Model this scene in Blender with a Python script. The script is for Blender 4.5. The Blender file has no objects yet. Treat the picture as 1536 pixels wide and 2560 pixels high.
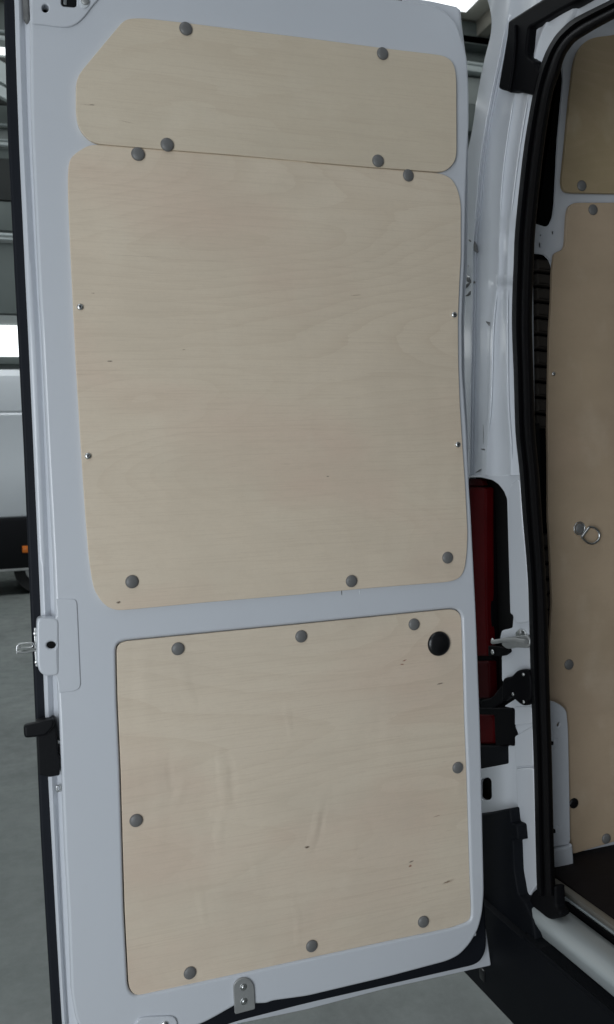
import bpy, bmesh, math, random
from mathutils import Vector, Matrix
random.seed(7)
S = bpy.context.scene
COL = S.collection

# ------------------------------------------------------------------ camera
YAW, PITCH, ROLL, FOC = math.radians(18.9), math.radians(2.4), math.radians(2.07), 2200.0
W, H = 1536.0, 2560.0
f_ = Vector((math.sin(YAW)*math.cos(PITCH), math.cos(YAW)*math.cos(PITCH), -math.sin(PITCH)))
r0 = Vector((math.cos(YAW), -math.sin(YAW), 0)); u0 = r0.cross(f_)
R_ = math.cos(ROLL)*r0 - math.sin(ROLL)*u0
U_ = math.cos(ROLL)*u0 + math.sin(ROLL)*r0
CAM = Vector((0, 0, 1.42))
cd = bpy.data.cameras.new("camera"); cam = bpy.data.objects.new("camera", cd); COL.objects.link(cam)
m = Matrix.Identity(4)
for i in range(3):
    m[i][0] = R_[i]; m[i][1] = U_[i]; m[i][2] = -f_[i]; m[i][3] = CAM[i]
cam.matrix_world = m
cd.sensor_fit = 'VERTICAL'; cd.sensor_height = 24.0; cd.lens = 24.0*FOC/H
cd.clip_start = 0.02; cd.clip_end = 200
S.camera = cam
cd.dof.use_dof = True; cd.dof.focus_distance = 1.5; cd.dof.aperture_fstop = 6.5

# ------------------------------------------------------------------ light of the hall
world = bpy.data.worlds.new("World"); S.world = world; world.use_nodes = True
bg = world.node_tree.nodes['Background']
bg.inputs[0].default_value = (0.80, 0.92, 1.0, 1); bg.inputs[1].default_value = 0.10
S.view_settings.view_transform = 'Standard'; S.view_settings.look = 'None'
S.view_settings.exposure = 0.0; S.view_settings.gamma = 1.0

def area(name, loc, target, sx, sy, power, col):
    l = bpy.data.lights.new(name, 'AREA'); l.shape = 'RECTANGLE'; l.size = sx; l.size_y = sy
    l.energy = power; l.color = col
    o = bpy.data.objects.new(name, l); COL.objects.link(o); o.location = loc
    d = Vector(target) - Vector(loc); o.rotation_euler = d.to_track_quat('-Z', 'Y').to_euler()
    return o
SKY = (0.88, 0.94, 1.0)
area("roof_light", (-3.0, -3.0, 8.8), (-2.0, -1.5, 0), 1.6, 9.0, 120, SKY)
area("added_side_light", (-1.65, -1.15, 1.15), (-0.4, 1.4, 1.0), 1.8, 2.0, 58, SKY)  # added lamp hanging free left of the camera
area("roof_light", (2.5, 8.5, 9.0), (2.5, 8.5, 0), 12.0, 1.4, 260, SKY)

# ------------------------------------------------------------------ pixel rays to points in the place
def on(ax, v, x, y):
    d = f_ + R_*((x-768)/FOC) - U_*((y-1280)/FOC)
    t = (v-CAM[ax])/d[ax]
    return CAM + d*t
def zc(x0, y0, s):
    return lambda *p: [(x0+a/s, y0+b/s) for a, b in p]
A1 = zc(1140, 0, 3.7475); A2 = zc(1140, 560, 3.7475); A3 = zc(1140, 1160, 3.7475); A4 = zc(1140, 1760, 3.0925)
K1 = zc(0, 0, 1.932); K2 = zc(768, 0, 1.932); K3 = zc(0, 640, 1.932); K4 = zc(768, 640, 1.932)
K5 = zc(0, 1280, 1.932); K6 = zc(768, 1280, 1.932); K7 = zc(0, 1920, 1.932); K8 = zc(768, 1920, 1.932)
L8 = zc(0, 1500, 4.123); L5 = zc(0, 0, 5.89)

# ------------------------------------------------------------------ materials
def nodes(name):
    mt = bpy.data.materials.new(name); mt.use_nodes = True
    nt = mt.node_tree; return mt, nt, nt.nodes['Principled BSDF']
def N(nt, t, **kw):
    n = nt.nodes.new(t)
    for k, v in kw.items(): setattr(n, k, v)
    return n
def noise(nt, vec, scale, detail=3, rough=0.5):
    n = N(nt, 'ShaderNodeTexNoise'); n.inputs['Scale'].default_value = scale
    n.inputs['Detail'].default_value = detail; n.inputs['Roughness'].default_value = rough
    nt.links.new(vec, n.inputs['Vector']); return n.outputs['Fac']
def mapping(nt, scale, loc=(0, 0, 0), rot=(0, 0, 0)):
    tc = N(nt, 'ShaderNodeTexCoord'); mp = N(nt, 'ShaderNodeMapping')
    mp.inputs['Scale'].default_value = scale; mp.inputs['Location'].default_value = loc; mp.inputs['Rotation'].default_value = rot
    nt.links.new(tc.outputs['Object'], mp.inputs['Vector']); return mp.outputs[0]
def mth(nt, op, a, b=None, clamp=False):
    n = N(nt, 'ShaderNodeMath', operation=op, use_clamp=clamp)
    for i, v in enumerate((a, b)):
        if v is None: continue
        if isinstance(v, (int, float)): n.inputs[i].default_value = v
        else: nt.links.new(v, n.inputs[i])
    return n.outputs[0]
def rng(nt, v, a, b, c=0.0, d=1.0):
    n = N(nt, 'ShaderNodeMapRange'); nt.links.new(v, n.inputs[0])
    for i, q in enumerate((a, b, c, d)): n.inputs[i+1].default_value = q
    return n.outputs[0]
def mix(nt, fac, a, b, mode='MIX'):
    n = N(nt, 'ShaderNodeMix', data_type='RGBA', blend_type=mode)
    if isinstance(fac, (int, float)): n.inputs[0].default_value = fac
    else: nt.links.new(fac, n.inputs[0])
    for i, v in ((6, a), (7, b)):
        if isinstance(v, tuple): n.inputs[i].default_value = (*v, 1) if len(v) == 3 else v
        else: nt.links.new(v, n.inputs[i])
    return n.outputs[2]
def bump(nt, b, h, strength, dist):
    n = N(nt, 'ShaderNodeBump'); n.inputs['Strength'].default_value = strength; n.inputs['Distance'].default_value = dist
    nt.links.new(h, n.inputs['Height']); nt.links.new(n.outputs[0], b.inputs['Normal'])
def simple(name, col, rough=0.5, metal=0.0, coat=0.0, bumps=None, var=0.12, vs=30, spec=.5):
    mt, nt, b = nodes(name)
    v = mapping(nt, (1, 1, 1))
    f = noise(nt, v, vs, 4)
    c2 = tuple(max(0, x*(1-var)) for x in col)
    nt.links.new(mix(nt, f, col, c2), b.inputs['Base Color'])
    b.inputs['Roughness'].default_value = rough; b.inputs['Metallic'].default_value = metal
    b.inputs['Coat Weight'].default_value = coat; b.inputs['Coat Roughness'].default_value = 0.08
    b.inputs['Specular IOR Level'].default_value = spec
    if bumps: bump(nt, b, noise(nt, v, bumps[0], 3), bumps[1], bumps[2])
    return mt
def paint(name, col, rough=0.34, coat=0.6):
    mt, nt, b = nodes(name)
    v = mapping(nt, (1, 1, 1))
    f = rng(nt, noise(nt, v, 3.0, 4), .35, .7)
    g = rng(nt, noise(nt, v, 60.0, 6, .7), .55, .85)
    c = mix(nt, mth(nt, 'MULTIPLY', f, .35), col, tuple(x*.93 for x in col))
    c = mix(nt, mth(nt, 'MULTIPLY', g, .08), c, (0.42, 0.41, 0.38))
    nt.links.new(c, b.inputs['Base Color'])
    nt.links.new(rng(nt, f, 0, 1, rough-.05, rough+.08), b.inputs['Roughness'])
    b.inputs['Coat Weight'].default_value = coat; b.inputs['Coat Roughness'].default_value = 0.10
    n1 = mth(nt, 'ADD', noise(nt, v, 5.0, 2), mth(nt, 'MULTIPLY', noise(nt, v, 260.0, 2), .003))
    bump(nt, b, n1, .35, .004)
    return mt
M = {}
M['paint'] = paint('white_paint', (0.66, 0.685, 0.725))
M['paint_sill'] = paint('darker_white_paint', (0.43, 0.47, 0.475), .42, .3)  # evenly darker, rougher version of the white paint for the sill
M['paint_far'] = paint('white_paint_far', (0.70, 0.735, 0.76))
M['rubber'] = simple('black_rubber', (0.010, 0.012, 0.017), 0.62, spec=.2, bumps=(400, .2, .0006))
M['seal'] = simple('black_seal_rubber', (0.004, 0.004, 0.005), 0.6, spec=.12, bumps=(300, .2, .0006))
M['plastic'] = simple('black_plastic', (0.006, 0.0065, 0.008), 0.5, spec=.2, bumps=(700, .3, .0006))
M['bumper'] = simple('black_bumper_plastic', (0.0055, 0.0065, 0.009), 0.6, spec=.12, bumps=(900, .5, .0008))
M['capblack'] = simple('black_gloss_cap', (0.008, 0.008, 0.009), 0.28)
M['black'] = simple('deep_black_plastic', (0.003, 0.003, 0.004), 0.55, spec=.08)
M['cap'] = simple('grey_plastic_cap', (0.185, 0.183, 0.178), 0.42, bumps=(500, .25, .0005), var=.2, vs=90)
M['zinc'] = simple('zinc_metal', (0.86, 0.87, 0.86), 0.30, 1.0, bumps=(200, .2, .0008), var=.3)
M['steel'] = simple('brushed_steel', (0.50, 0.51, 0.50), 0.50, .55, bumps=(300, .3, .0006), var=.3)
M['dark'] = simple('recess_shade', (0.005, 0.005, 0.005), 0.8, spec=.2)  # near-black colour standing in for shade inside holes and openings
M['lens'] = simple('red_lens', (0.10, 0.001, 0.003), 0.5, spec=.1, var=.4, vs=12)
M['lensdark'] = simple('dark_red_lens', (0.045, 0.001, 0.002), 0.5, spec=.1)
M['mastic'] = simple('grey_sealing_mastic', (0.23, 0.23, 0.225), 0.8, bumps=(120, .8, .004), var=.6, vs=80)
M['mat'] = simple('dark_floor_mat', (0.016, 0.012, 0.012), 0.75, spec=.2, bumps=(60, .4, .002))
M['alu'] = simple('aluminium_edge', (0.42, 0.40, 0.35), 0.5, .6)
M['orange'] = simple('orange_marker_lens', (0.9, 0.22, 0.02), 0.3)
M['glassdark'] = simple('dark_glass', (0.02, 0.025, 0.03), 0.08)
M['wallgrey'] = simple('grey_hall_cladding', (0.32, 0.35, 0.34), 0.7, bumps=(4, .3, .02), var=.3, vs=1.3)
M['walldark'] = simple('dark_hall_panel', (0.045, 0.05, 0.048), 0.8, var=.5, vs=1.0)
M['wallmid'] = simple('mid_grey_hall_panel', (0.18, 0.21, 0.20), 0.75, var=.4, vs=1.1)
M['lightrail'] = simple('pale_hall_rail', (0.60, 0.66, 0.66), 0.5, var=.2, vs=2)
M['beam'] = simple('brown_grey_roof_beam', (0.38, 0.36, 0.31), 0.7, var=.3, vs=2)
M['darkbeam'] = simple('dark_steel_beam', (0.11, 0.13, 0.125), 0.6, var=.3, vs=2)
M['ceil'] = simple('brown_grey_roof_lining', (0.62, 0.60, 0.54), .8, var=.2, vs=1)
M['tyre'] = simple('tyre_rubber', (0.02, 0.02, 0.02), 0.8)

def glow(name, col, s):
    mt, nt, b = nodes(name)
    b.inputs['Base Color'].default_value = (.8, .8, .8, 1)
    b.inputs['Emission Color'].default_value = (*col, 1); b.inputs['Emission Strength'].default_value = s
    return mt
M['daylight'] = glow('daylit_glazing', (0.93, 0.98, 1.0), 1.7)

def concrete():
    mt, nt, b = nodes('polished_concrete')
    v = mapping(nt, (1, 1, 1))
    f = rng(nt, noise(nt, v, .8, 6, .6), .3, .7)
    g = rng(nt, noise(nt, v, 7, 8, .75), .35, .7)
    c = mix(nt, f, (0.165, 0.186, 0.174), (0.222, 0.238, 0.226))
    c = mix(nt, mth(nt, 'MULTIPLY', g, .6), c, (0.100, 0.112, 0.106))
    st = rng(nt, noise(nt, mapping(nt, (2.2, .7, 1), (3, 1, 0)), 1.0, 5, .7), .50, .72)
    c = mix(nt, mth(nt, 'MULTIPLY', st, .65), c, (0.078, 0.084, 0.080))
    v2 = mapping(nt, (0.28, 0.22, 1), (.05, .13, 0))
    sx = N(nt, 'ShaderNodeSeparateXYZ'); nt.links.new(v2, sx.inputs[0])
    j = 0
    ln = None
    for o in (0, 1):
        fr = mth(nt, 'ABSOLUTE', mth(nt, 'SUBTRACT', mth(nt, 'FRACT', sx.outputs[o]), .5))
        t = rng(nt, fr, 0.0, 0.0022, 1, 0)
        ln = t if ln is None else mth(nt, 'MAXIMUM', ln, t)
    sp = rng(nt, noise(nt, v, 30, 3, .7), .66, .78)
    c = mix(nt, mth(nt, 'MULTIPLY', sp, .4), c, (0.06, 0.065, 0.06))
    c = mix(nt, mth(nt, 'MULTIPLY', ln, .5), c, (0.05, 0.05, 0.05))
    nt.links.new(c, b.inputs['Base Color'])
    nt.links.new(rng(nt, g, 0, 1, .38, .55), b.inputs['Roughness'])
    bump(nt, b, g, .15, .004)
    return mt
M['concrete'] = concrete()

def wood(name, seed, marks, ca, cb, ring=46.0, pink=(0.74, 0.55, 0.43), curl=0.0, dents=(), con=1.0):
    mt, nt, b = nodes(name)
    big = mapping(nt, (0.75, 1, 3.3), (seed, seed*2.3, seed*.7))
    wv = noise(nt, mapping(nt, (3.2, 1, 6.0), (seed*3, 0, seed)), 1.0, 2)
    n1 = noise(nt, big, 1.0, 1.5, .35)
    n1 = mth(nt, 'ADD', n1, mth(nt, 'MULTIPLY', wv, .05))
    n1 = mth(nt, 'ADD', n1, mth(nt, 'MULTIPLY', noise(nt, mapping(nt, (3, 1, 60)), 1.0, 2), .012))
    s = mth(nt, 'FRACT', mth(nt, 'MULTIPLY', n1, ring))
    lines = rng(nt, s, .0, .95, 0, 1)                         # soft ramp then a crisp line, as growth rings have
    lines = mth(nt, 'POWER', lines, 3.5)
    mask = rng(nt, noise(nt, mapping(nt, (1.6, 1, 2.2), (seed*5, 0, 3)), 1.0, 2), .42, .64)
    lines = mth(nt, 'MULTIPLY', lines, mth(nt, 'ADD', mth(nt, 'MULTIPLY', mask, .75), .18))
    fib = noise(nt, mapping(nt, (9, 1, 420), (seed, 0, 0)), 1.0, 3, .6)
    fine = noise(nt, mapping(nt, (60, 1, 900), (seed, 0, 0)), 1.0, 2, .6)
    c = mix(nt, rng(nt, noise(nt, mapping(nt, (1.2, 1, 2.0), (seed, 0, 9)), 1.0, 3), .3, .7), ca, cb)
    c = mix(nt, mth(nt, 'MULTIPLY', rng(nt, noise(nt, mapping(nt, (3.0, 1, 5.5), (seed*7, 0, 0)), 1.0, 3), .48, .72), .55), c, pink)
    pale = rng(nt, noise(nt, mapping(nt, (14, 1, 9), (seed*2, 0, 1), (0, .5, 0)), 1.0, 3), .56, .74)
    c = mix(nt, mth(nt, 'MULTIPLY', pale, .22), c, (0.86, 0.76, 0.61))
    c = mix(nt, mth(nt, 'MULTIPLY', lines, .19*con), c, (0.54, 0.40, 0.27))
    c = mix(nt, mth(nt, 'MULTIPLY', rng(nt, fib, .5, .8), .27*con), c, (0.52, 0.39, 0.27))
    c = mix(nt, mth(nt, 'MULTIPLY', rng(nt, fine, .55, .8), .16), c, (0.44, 0.32, 0.22))
    # pores: short dark dashes
    po = rng(nt, noise(nt, mapping(nt, (24, 1, 260), (seed*9, 0, 0)), 1.0, 1), .76, .84)
    c = mix(nt, mth(nt, 'MULTIPLY', po, .16), c, (0.36, 0.25, 0.16))
    # cloudy blotches and cross figure
    cl = noise(nt, mapping(nt, (5, 1, 8), (seed*4, 0, 2), (0, .15, 0)), 1.0, 4, .6)
    c = mix(nt, mth(nt, 'MULTIPLY', rng(nt, cl, .42, .68), .34*con), c, tuple(x*.84 for x in cb))
    gr = noise(nt, mapping(nt, (230, 1, 230)), 1.0, 2, .6)
    c = mix(nt, mth(nt, 'MULTIPLY', rng(nt, gr, .35, .75), .10), c, tuple(x*.72 for x in ca))
    # the knots and flecks that the panel really has
    tc = N(nt, 'ShaderNodeTexCoord')
    for (x, y, Y, rx, rz, rot, col, st) in marks:
        p = on(1, Y, x, y)
        mp = N(nt, 'ShaderNodeMapping', vector_type='TEXTURE')
        mp.inputs['Location'].default_value = p; mp.inputs['Rotation'].default_value = (0, rot, 0)
        mp.inputs['Scale'].default_value = (rx, 1.0, rz)
        nt.links.new(tc.outputs['Object'], mp.inputs[0])
        ln = N(nt, 'ShaderNodeVectorMath', operation='LENGTH'); nt.links.new(mp.outputs[0], ln.inputs[0])
        wob = mth(nt, 'ADD', ln.outputs['Value'], mth(nt, 'MULTIPLY', mth(nt, 'SUBTRACT', noise(nt, mapping(nt, (500, 1, 900)), 1.0, 2), .5), 1.2))
        c = mix(nt, mth(nt, 'MULTIPLY', rng(nt, wob, .35, 1.1, 1, 0), st), c, col)
    nt.links.new(c, b.inputs['Base Color'])
    nt.links.new(rng(nt, fib, .3, .7, .46, .58), b.inputs['Roughness'])
    b.inputs['Specular IOR Level'].default_value = 0.35
    h = mth(nt, 'ADD', mth(nt, 'MULTIPLY', fib, .05), noise(nt, mapping(nt, (2.5, 1, 2.5), (seed, 0, 0)), 1.0, 1))
    wn = N(nt, 'ShaderNodeTexNoise'); wn.inputs['Scale'].default_value = 18.0; wn.inputs['Detail'].default_value = 2
    nt.links.new(tc.outputs['Object'], wn.inputs['Vector'])
    w2 = N(nt, 'ShaderNodeVectorMath', operation='MULTIPLY_ADD'); nt.links.new(wn.outputs['Color'], w2.inputs[0])
    w2.inputs[1].default_value = (.022, 0, .022); nt.links.new(tc.outputs['Object'], w2.inputs[2])
    w3 = N(nt, 'ShaderNodeVectorMath', operation='SUBTRACT'); nt.links.new(w2.outputs[0], w3.inputs[0]); w3.inputs[1].default_value = (.011, 0, .011)
    wobv = w3.outputs[0]
    if curl:
        cw = noise(nt, mapping(nt, (24, 1, 6.5), (seed, 0, 4), (0, -.25, 0)), 1.0, 1.2, .4)
        cm = rng(nt, noise(nt, mapping(nt, (4.2, 1, 3.0), (seed*6, 0, 0)), 1.0, 2), .47, .64)
        h = mth(nt, 'ADD', h, mth(nt, 'MULTIPLY', mth(nt, 'MULTIPLY', mth(nt, 'SUBTRACT', cw, .5), cm), curl))
    for (x, y, rx, rz, rot, hh) in dents:
        p = on(1, Y_LOW, x, y); mp = N(nt, 'ShaderNodeMapping', vector_type='TEXTURE')
        mp.inputs['Location'].default_value = p; mp.inputs['Rotation'].default_value = (0, rot, 0); mp.inputs['Scale'].default_value = (rx*.0007, 1.0, rz*.0007)
        nt.links.new(wobv, mp.inputs[0])
        ln = N(nt, 'ShaderNodeVectorMath', operation='LENGTH'); nt.links.new(mp.outputs[0], ln.inputs[0])
        sm = N(nt, 'ShaderNodeMapRange', interpolation_type='SMOOTHSTEP'); nt.links.new(ln.outputs['Value'], sm.inputs[0])
        sm.inputs[1].default_value = 0.0; sm.inputs[2].default_value = 1.0; sm.inputs[3].default_value = hh*.75; sm.inputs[4].default_value = 0.0
        h = mth(nt, 'ADD', h, sm.outputs[0])
    bump(nt, b, h, .30, .004)
    return mt
DK = (0.10, 0.06, 0.035); RD = (0.30, 0.11, 0.06); BR = (0.34, 0.22, 0.13)
CA, CB = (0.81, 0.69, 0.54), (0.77, 0.65, 0.50)
Y_TOP, Y_MID, Y_LOW, Y_SIDE = 1.393, 1.3955, 1.4035, 1.46
M['wood_top'] = wood('birch_plywood_top', 1.7, [(231, 262, Y_TOP, .0045, .0009, 0, DK, .7), (218, 262, Y_TOP, .010, .0006, 0, BR, .6),
    (318, 305, Y_TOP, .012, .0007, .12, BR, .5)], (0.775, 0.67, 0.525), (0.735, 0.63, 0.48), 40, curl=.5, pink=(0.80, 0.70, 0.56))
M['wood_mid'] = wood('birch_plywood_middle', 4.2, [(275, 903, Y_MID, .0045, .0013, 0, DK, .8), (297, 1506, Y_MID, .0040, .0020, 0, DK, .9),
    (820, 1191, Y_MID, .0028, .0013, 0, DK, .8), (233, 733, Y_MID, .003, .0008, 0, BR, .7), (890, 738, Y_MID, .012, .0009, -.1, BR, .6),
    (460, 874, Y_MID, .003, .0009, 0, BR, .7), (340, 640, Y_MID, .05, .0006, .0, BR, .3)], CA, CB, 44, curl=1.2)
M['wood_low'] = wood('birch_plywood_lower', 8.9, [(1012, 1651, Y_LOW, .0045, .0013, -.3, RD, .9), (1006, 1661, Y_LOW, .0040, .0014, .1, RD, .9),
    (1101, 1709, Y_LOW, .0080, .0014, -.1, DK, .8), (768, 2118, Y_LOW, .0050, .0020, 0, DK, .95), (1029, 2154, Y_LOW, .0055, .0016, -.2, DK, .8),
    (1026, 2165, Y_LOW, .0035, .0022, 0, RD, .95), (1118, 2205, Y_LOW, .0080, .0016, -.15, DK, .85), (1093, 2040, Y_LOW, .0080, .0010, -.1, RD, .6),
    (1122, 2204, Y_LOW, .014, .0030, -.2, BR, .4)], CA, (0.77, 0.66, 0.52), 30, curl=1.6, dents=[(470, 1725, 20, 85, -.15, .50), (451, 1985, 22, 50, .5, .65), (428, 1940, 16, 60, 0, -.45), (561, 1950, 18, 100, -.1, .75), (582, 1950, 14, 85, -.1, -.5), (553, 2075, 20, 80, .15, .6), (785, 2070, 18, 95, .35, .7), (803, 2064, 14, 80, .35, -.5), (724, 1800, 16, 80, -.1, .4), (738, 1875, 36, 40, 0, .35), (1150, 1960, 26, 60, .1, .5), (505, 2265, 16, 90, -.15, .35), (742, 2300, 16, 100, -.05, .4), (402, 2450, 16, 50, -.4, .35), (885, 2130, 20, 60, 0, .3), (1050, 2300, 40, 50, .3, .4), (640, 2180, 18, 70, -.2, .3)])
M['wood_side'] = wood('birch_plywood_side_wall', 12.1, [], (0.56, 0.43, 0.30), (0.49, 0.375, 0.255), 34, pink=(.50, .37, .265), con=1.5)  # darker than the door plywood: load-space shade put into the colour
M['wood_side2'] = wood('birch_plywood_side_wall_upper', 15.4, [], (0.47, 0.37, 0.225), (0.42, 0.325, 0.19), 34, pink=(.43, .32, .21), con=1.5)  # upper sheet darker still, load-space shade in its colour too

# ------------------------------------------------------------------ object helpers
ORG = {}
def thing(name, loc, label, cat, group=None):
    o = bpy.data.objects.new(name, None); COL.objects.link(o); o.location = loc; ORG[o.name] = Vector(loc)
    o['label'] = label; o['category'] = cat
    if group: o['group'] = group
    o.empty_display_size = .1
    return o
def link(name, me, mat, parent, loc=None, label=None, kind=None):
    o = bpy.data.objects.new(name, me); COL.objects.link(o)
    if mat is not None and not me.materials: me.materials.append(mat)
    w = Vector(loc) if loc is not None else Vector((0, 0, 0))
    if parent is not None:
        o.parent = parent; o.location = w - ORG[parent.name]
    else: o.location = w
    ORG[o.name] = w
    if label: o['label'] = label
    if kind: o['kind'] = kind
    return o
def smooth(me, ang=35):
    for p in me.polygons: p.use_smooth = True
    me.set_sharp_from_angle(angle=math.radians(ang))
def rnd(pts, r):
    """round the corners of a closed outline (pixels)"""
    out = []; n = len(pts)
    for i in range(n):
        p0 = Vector(pts[i-1]); p1 = Vector(pts[i]); p2 = Vector(pts[(i+1) % n])
        a = p0-p1; b = p2-p1
        la, lb = a.length, b.length
        if la < 1e-6 or lb < 1e-6: continue
        ta = min(r, la*.48); tb = min(r, lb*.48)
        s = p1 + a*(ta/la); e = p1 + b*(tb/lb)
        turn = a.angle(-b) if la*lb else 0
        k = 1 if turn < .04 else (3 if turn < .5 else 6)
        for j in range(k+1):
            t = j/k
            q = s*(1-t)**2 + p1*2*t*(1-t) + e*t*t
            out.append((q.x, q.y))
    return out
def plate(name, pts, ax, v, th, mat, parent, holes=(), r=12, bev=.0015, hr=None, px=True, label=None, kind=None, bres=2):
    """solid sheet: outline in photo pixels laid on the plane axis ax = v (front face), th thick, away from the camera"""
    cu = bpy.data.curves.new('outline', 'CURVE'); cu.dimensions = '2D'; cu.fill_mode = 'BOTH'
    bev = min(bev, th*.45)
    cu.extrude = th/2 - bev; cu.bevel_depth = bev; cu.bevel_resolution = bres; cu.offset = -bev
    for k, pl in enumerate([pts]+list(holes)):
        if px:
            pl = rnd(pl, r if k == 0 else (hr if hr is not None else r))
            w = [on(ax, v, x, y) for x, y in pl]
            uv = [((p.x if ax == 1 else -p.y), p.z) for p in w]
        else: uv = rnd(pl, r if k == 0 else (hr if hr is not None else r))
        ar = sum(uv[i-1][0]*uv[i][1]-uv[i][0]*uv[i-1][1] for i in range(len(uv)))
        if (ar < 0) == (k == 0): uv = uv[::-1]
        sp = cu.splines.new('POLY'); sp.points.add(len(uv)-1); sp.use_cyclic_u = True
        for i, (a, b) in enumerate(uv): sp.points[i].co = (a, b, 0, 1)
    t = bpy.data.objects.new('tmp', cu); COL.objects.link(t)
    dg = bpy.context.evaluated_depsgraph_get()
    me = bpy.data.meshes.new_from_object(t.evaluated_get(dg))
    bpy.data.objects.remove(t); bpy.data.curves.remove(cu)
    c = v + th/2
    if ax == 1: mx = Matrix(((1, 0, 0, 0), (0, 0, -1, c), (0, 1, 0, 0), (0, 0, 0, 1)))
    else: mx = Matrix(((0, 0, -1, c), (-1, 0, 0, 0), (0, 1, 0, 0), (0, 0, 0, 1)))
    me.transform(mx); me.materials.clear(); me.name = name
    smooth(me, 40)
    return link(name, me, mat, parent, label=label, kind=kind)
def from_bm(bm, name, ang=35):
    bmesh.ops.recalc_face_normals(bm, faces=bm.faces)
    me = bpy.data.meshes.new(name); bm.to_mesh(me); bm.free(); smooth(me, ang); return me
def bevbox(bm, lo, hi, b=0.0, seg=2):
    g = bmesh.ops.create_cube(bm, size=1)
    c = [(lo[i]+hi[i])/2 for i in range(3)]; s = [hi[i]-lo[i] for i in range(3)]
    for vv in g['verts']: vv.co = Vector((c[0]+vv.co.x*s[0], c[1]+vv.co.y*s[1], c[2]+vv.co.z*s[2]))
    if b > 0:
        es = list({e for vv in g['verts'] for e in vv.link_edges})
        bmesh.ops.bevel(bm, geom=es, offset=b, segments=seg, profile=.5, affect='EDGES')
def box(name, lo, hi, mat, parent, b=0.0, label=None, kind=None):
    bm = bmesh.new(); bevbox(bm, lo, hi, b)
    return link(name, from_bm(bm, name), mat, parent, label=label, kind=kind)
def loft(name, rows, mat, parent, th=None, ang=60, label=None, close=False):
    """rows of world points, equal counts; th = thickness vector"""
    bm = bmesh.new(); vr = [[bm.verts.new(p) for p in r] for r in rows]
    for i in range(len(vr)-1):
        for j in range(len(vr[i])-1): bm.faces.new((vr[i][j], vr[i][j+1], vr[i+1][j+1], vr[i+1][j]))
        if close: bm.faces.new((vr[i][-1], vr[i][0], vr[i+1][0], vr[i+1][-1]))
    if close:
        bm.faces.new(vr[0]); bm.faces.new(vr[-1])
    if th is not None:
        g = bmesh.ops.extrude_face_region(bm, geom=list(bm.faces))
        for e in g['geom']:
            if isinstance(e, bmesh.types.BMVert): e.co += Vector(th)
    me = from_bm(bm, name, ang)
    return link(name, me, mat, parent, label=label)
def interp(tab, y):
    """table of (y, v...) rows, linear with smooth ends"""
    if y <= tab[0][0]: return list(tab[0][1:])
    for a, b in zip(tab, tab[1:]):
        if y <= b[0]:
            t = (y-a[0])/(b[0]-a[0]); return [p+(q-p)*t for p, q in zip(a[1:], b[1:])]
    return list(tab[-1][1:])
def sinterp(tab, y, w=28):
    q = [interp(tab, y+k*w/3) for k in range(-3, 4)]
    return [sum(c)/7 for c in zip(*q)]
def tube(name, pts, r, mat, parent, closed=False, seg=10, label=None):
    bm = bmesh.new(); rings = []; n = len(pts)
    for i in range(n):
        p = Vector(pts[i]); a = Vector(pts[i-1 if (closed or i > 0) else 0]); b = Vector(pts[(i+1) % n if (closed or i < n-1) else n-1])
        t = (b-a).normalized(); x = t.cross(Vector((.3, .9, .2))).normalized(); yv = t.cross(x)
        rr = r[i] if isinstance(r, (list, tuple)) else r
        rings.append([bm.verts.new(p + (x*math.cos(k*2*math.pi/seg) + yv*math.sin(k*2*math.pi/seg))*rr) for k in range(seg)])
    for i in range(n if closed else n-1):
        A, B = rings[i], rings[(i+1) % n]
        for k in range(seg): bm.faces.new((A[k], A[(k+1) % seg], B[(k+1) % seg], B[k]))
    if not closed: bm.faces.new(rings[0]); bm.faces.new(rings[-1])
    return link(name, from_bm(bm, name, 50), mat, parent, label=label)
def dome_mesh(name, rad, h, rim=.0008, seg=28, rings=7, dimple=0.0):
    """domed cap lying on Y = 0, bulging to -Y"""
    bm = bmesh.new(); prev = None; prof = [(rad*.97, 0.0), (rad, -rim)]
    for i in range(1, rings+1):
        a = i/rings*math.pi/2; prof.append((rad*math.cos(a), -rim-(h-rim)*math.sin(a)**.9))
    for (rr, y) in prof[:-1]:
        ring = [bm.verts.new((rr*math.cos(k*2*math.pi/seg), y, rr*math.sin(k*2*math.pi/seg))) for k in range(seg)]
        if prev:
            for k in range(seg): bm.faces.new((prev[k], prev[(k+1) % seg], ring[(k+1) % seg], ring[k]))
        prev = ring
    c = bm.verts.new((0, prof[-1][1]+dimple, 0))
    for k in range(seg): bm.faces.new((prev[k], prev[(k+1) % seg], c))
    return from_bm(bm, name, 60)

# ------------------------------------------------------------------ hall
def sheet(name, lo, hi, mat, n=1):
    bm = bmesh.new(); vs = [bm.verts.new(p) for p in ((lo[0], lo[1], 0), (hi[0], lo[1], 0), (hi[0], hi[1], 0), (lo[0], hi[1], 0))]
    bm.faces.new(vs); me = bpy.data.meshes.new(name); bm.to_mesh(me); bm.free()
    return link(name, me, mat, None, kind='structure')
sheet('floor', (-40, -40), (40, 40), M['concrete'])
YW = 16.0
wall = box('wall', (-18, YW, 0), (20, YW+.25, 10.5), M['wallgrey'], None, kind='structure')
def zl(y, Y=YW, x=40): return on(1, Y, x, y).z
bands = [(14, 92, 'wallmid', .05), (150, 225, 'walldark', .06), (228, 268, 'walldark', .05), (268, 325, 'wallmid', .04), (378, 402, 'wallmid', .05),
         (402, 505, 'walldark', .07), (508, 580, 'wallmid', .05), (610, 786, 'wallmid', .05), (791, 815, 'wallgrey', .08), (895, 913, 'wallmid', .14)]
for a, b, mt, d in bands:
    box('wall_panel', (-17.9, YW-d, zl(b)), (7.0, YW-.002, zl(a)), M[mt], wall, .01)
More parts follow.
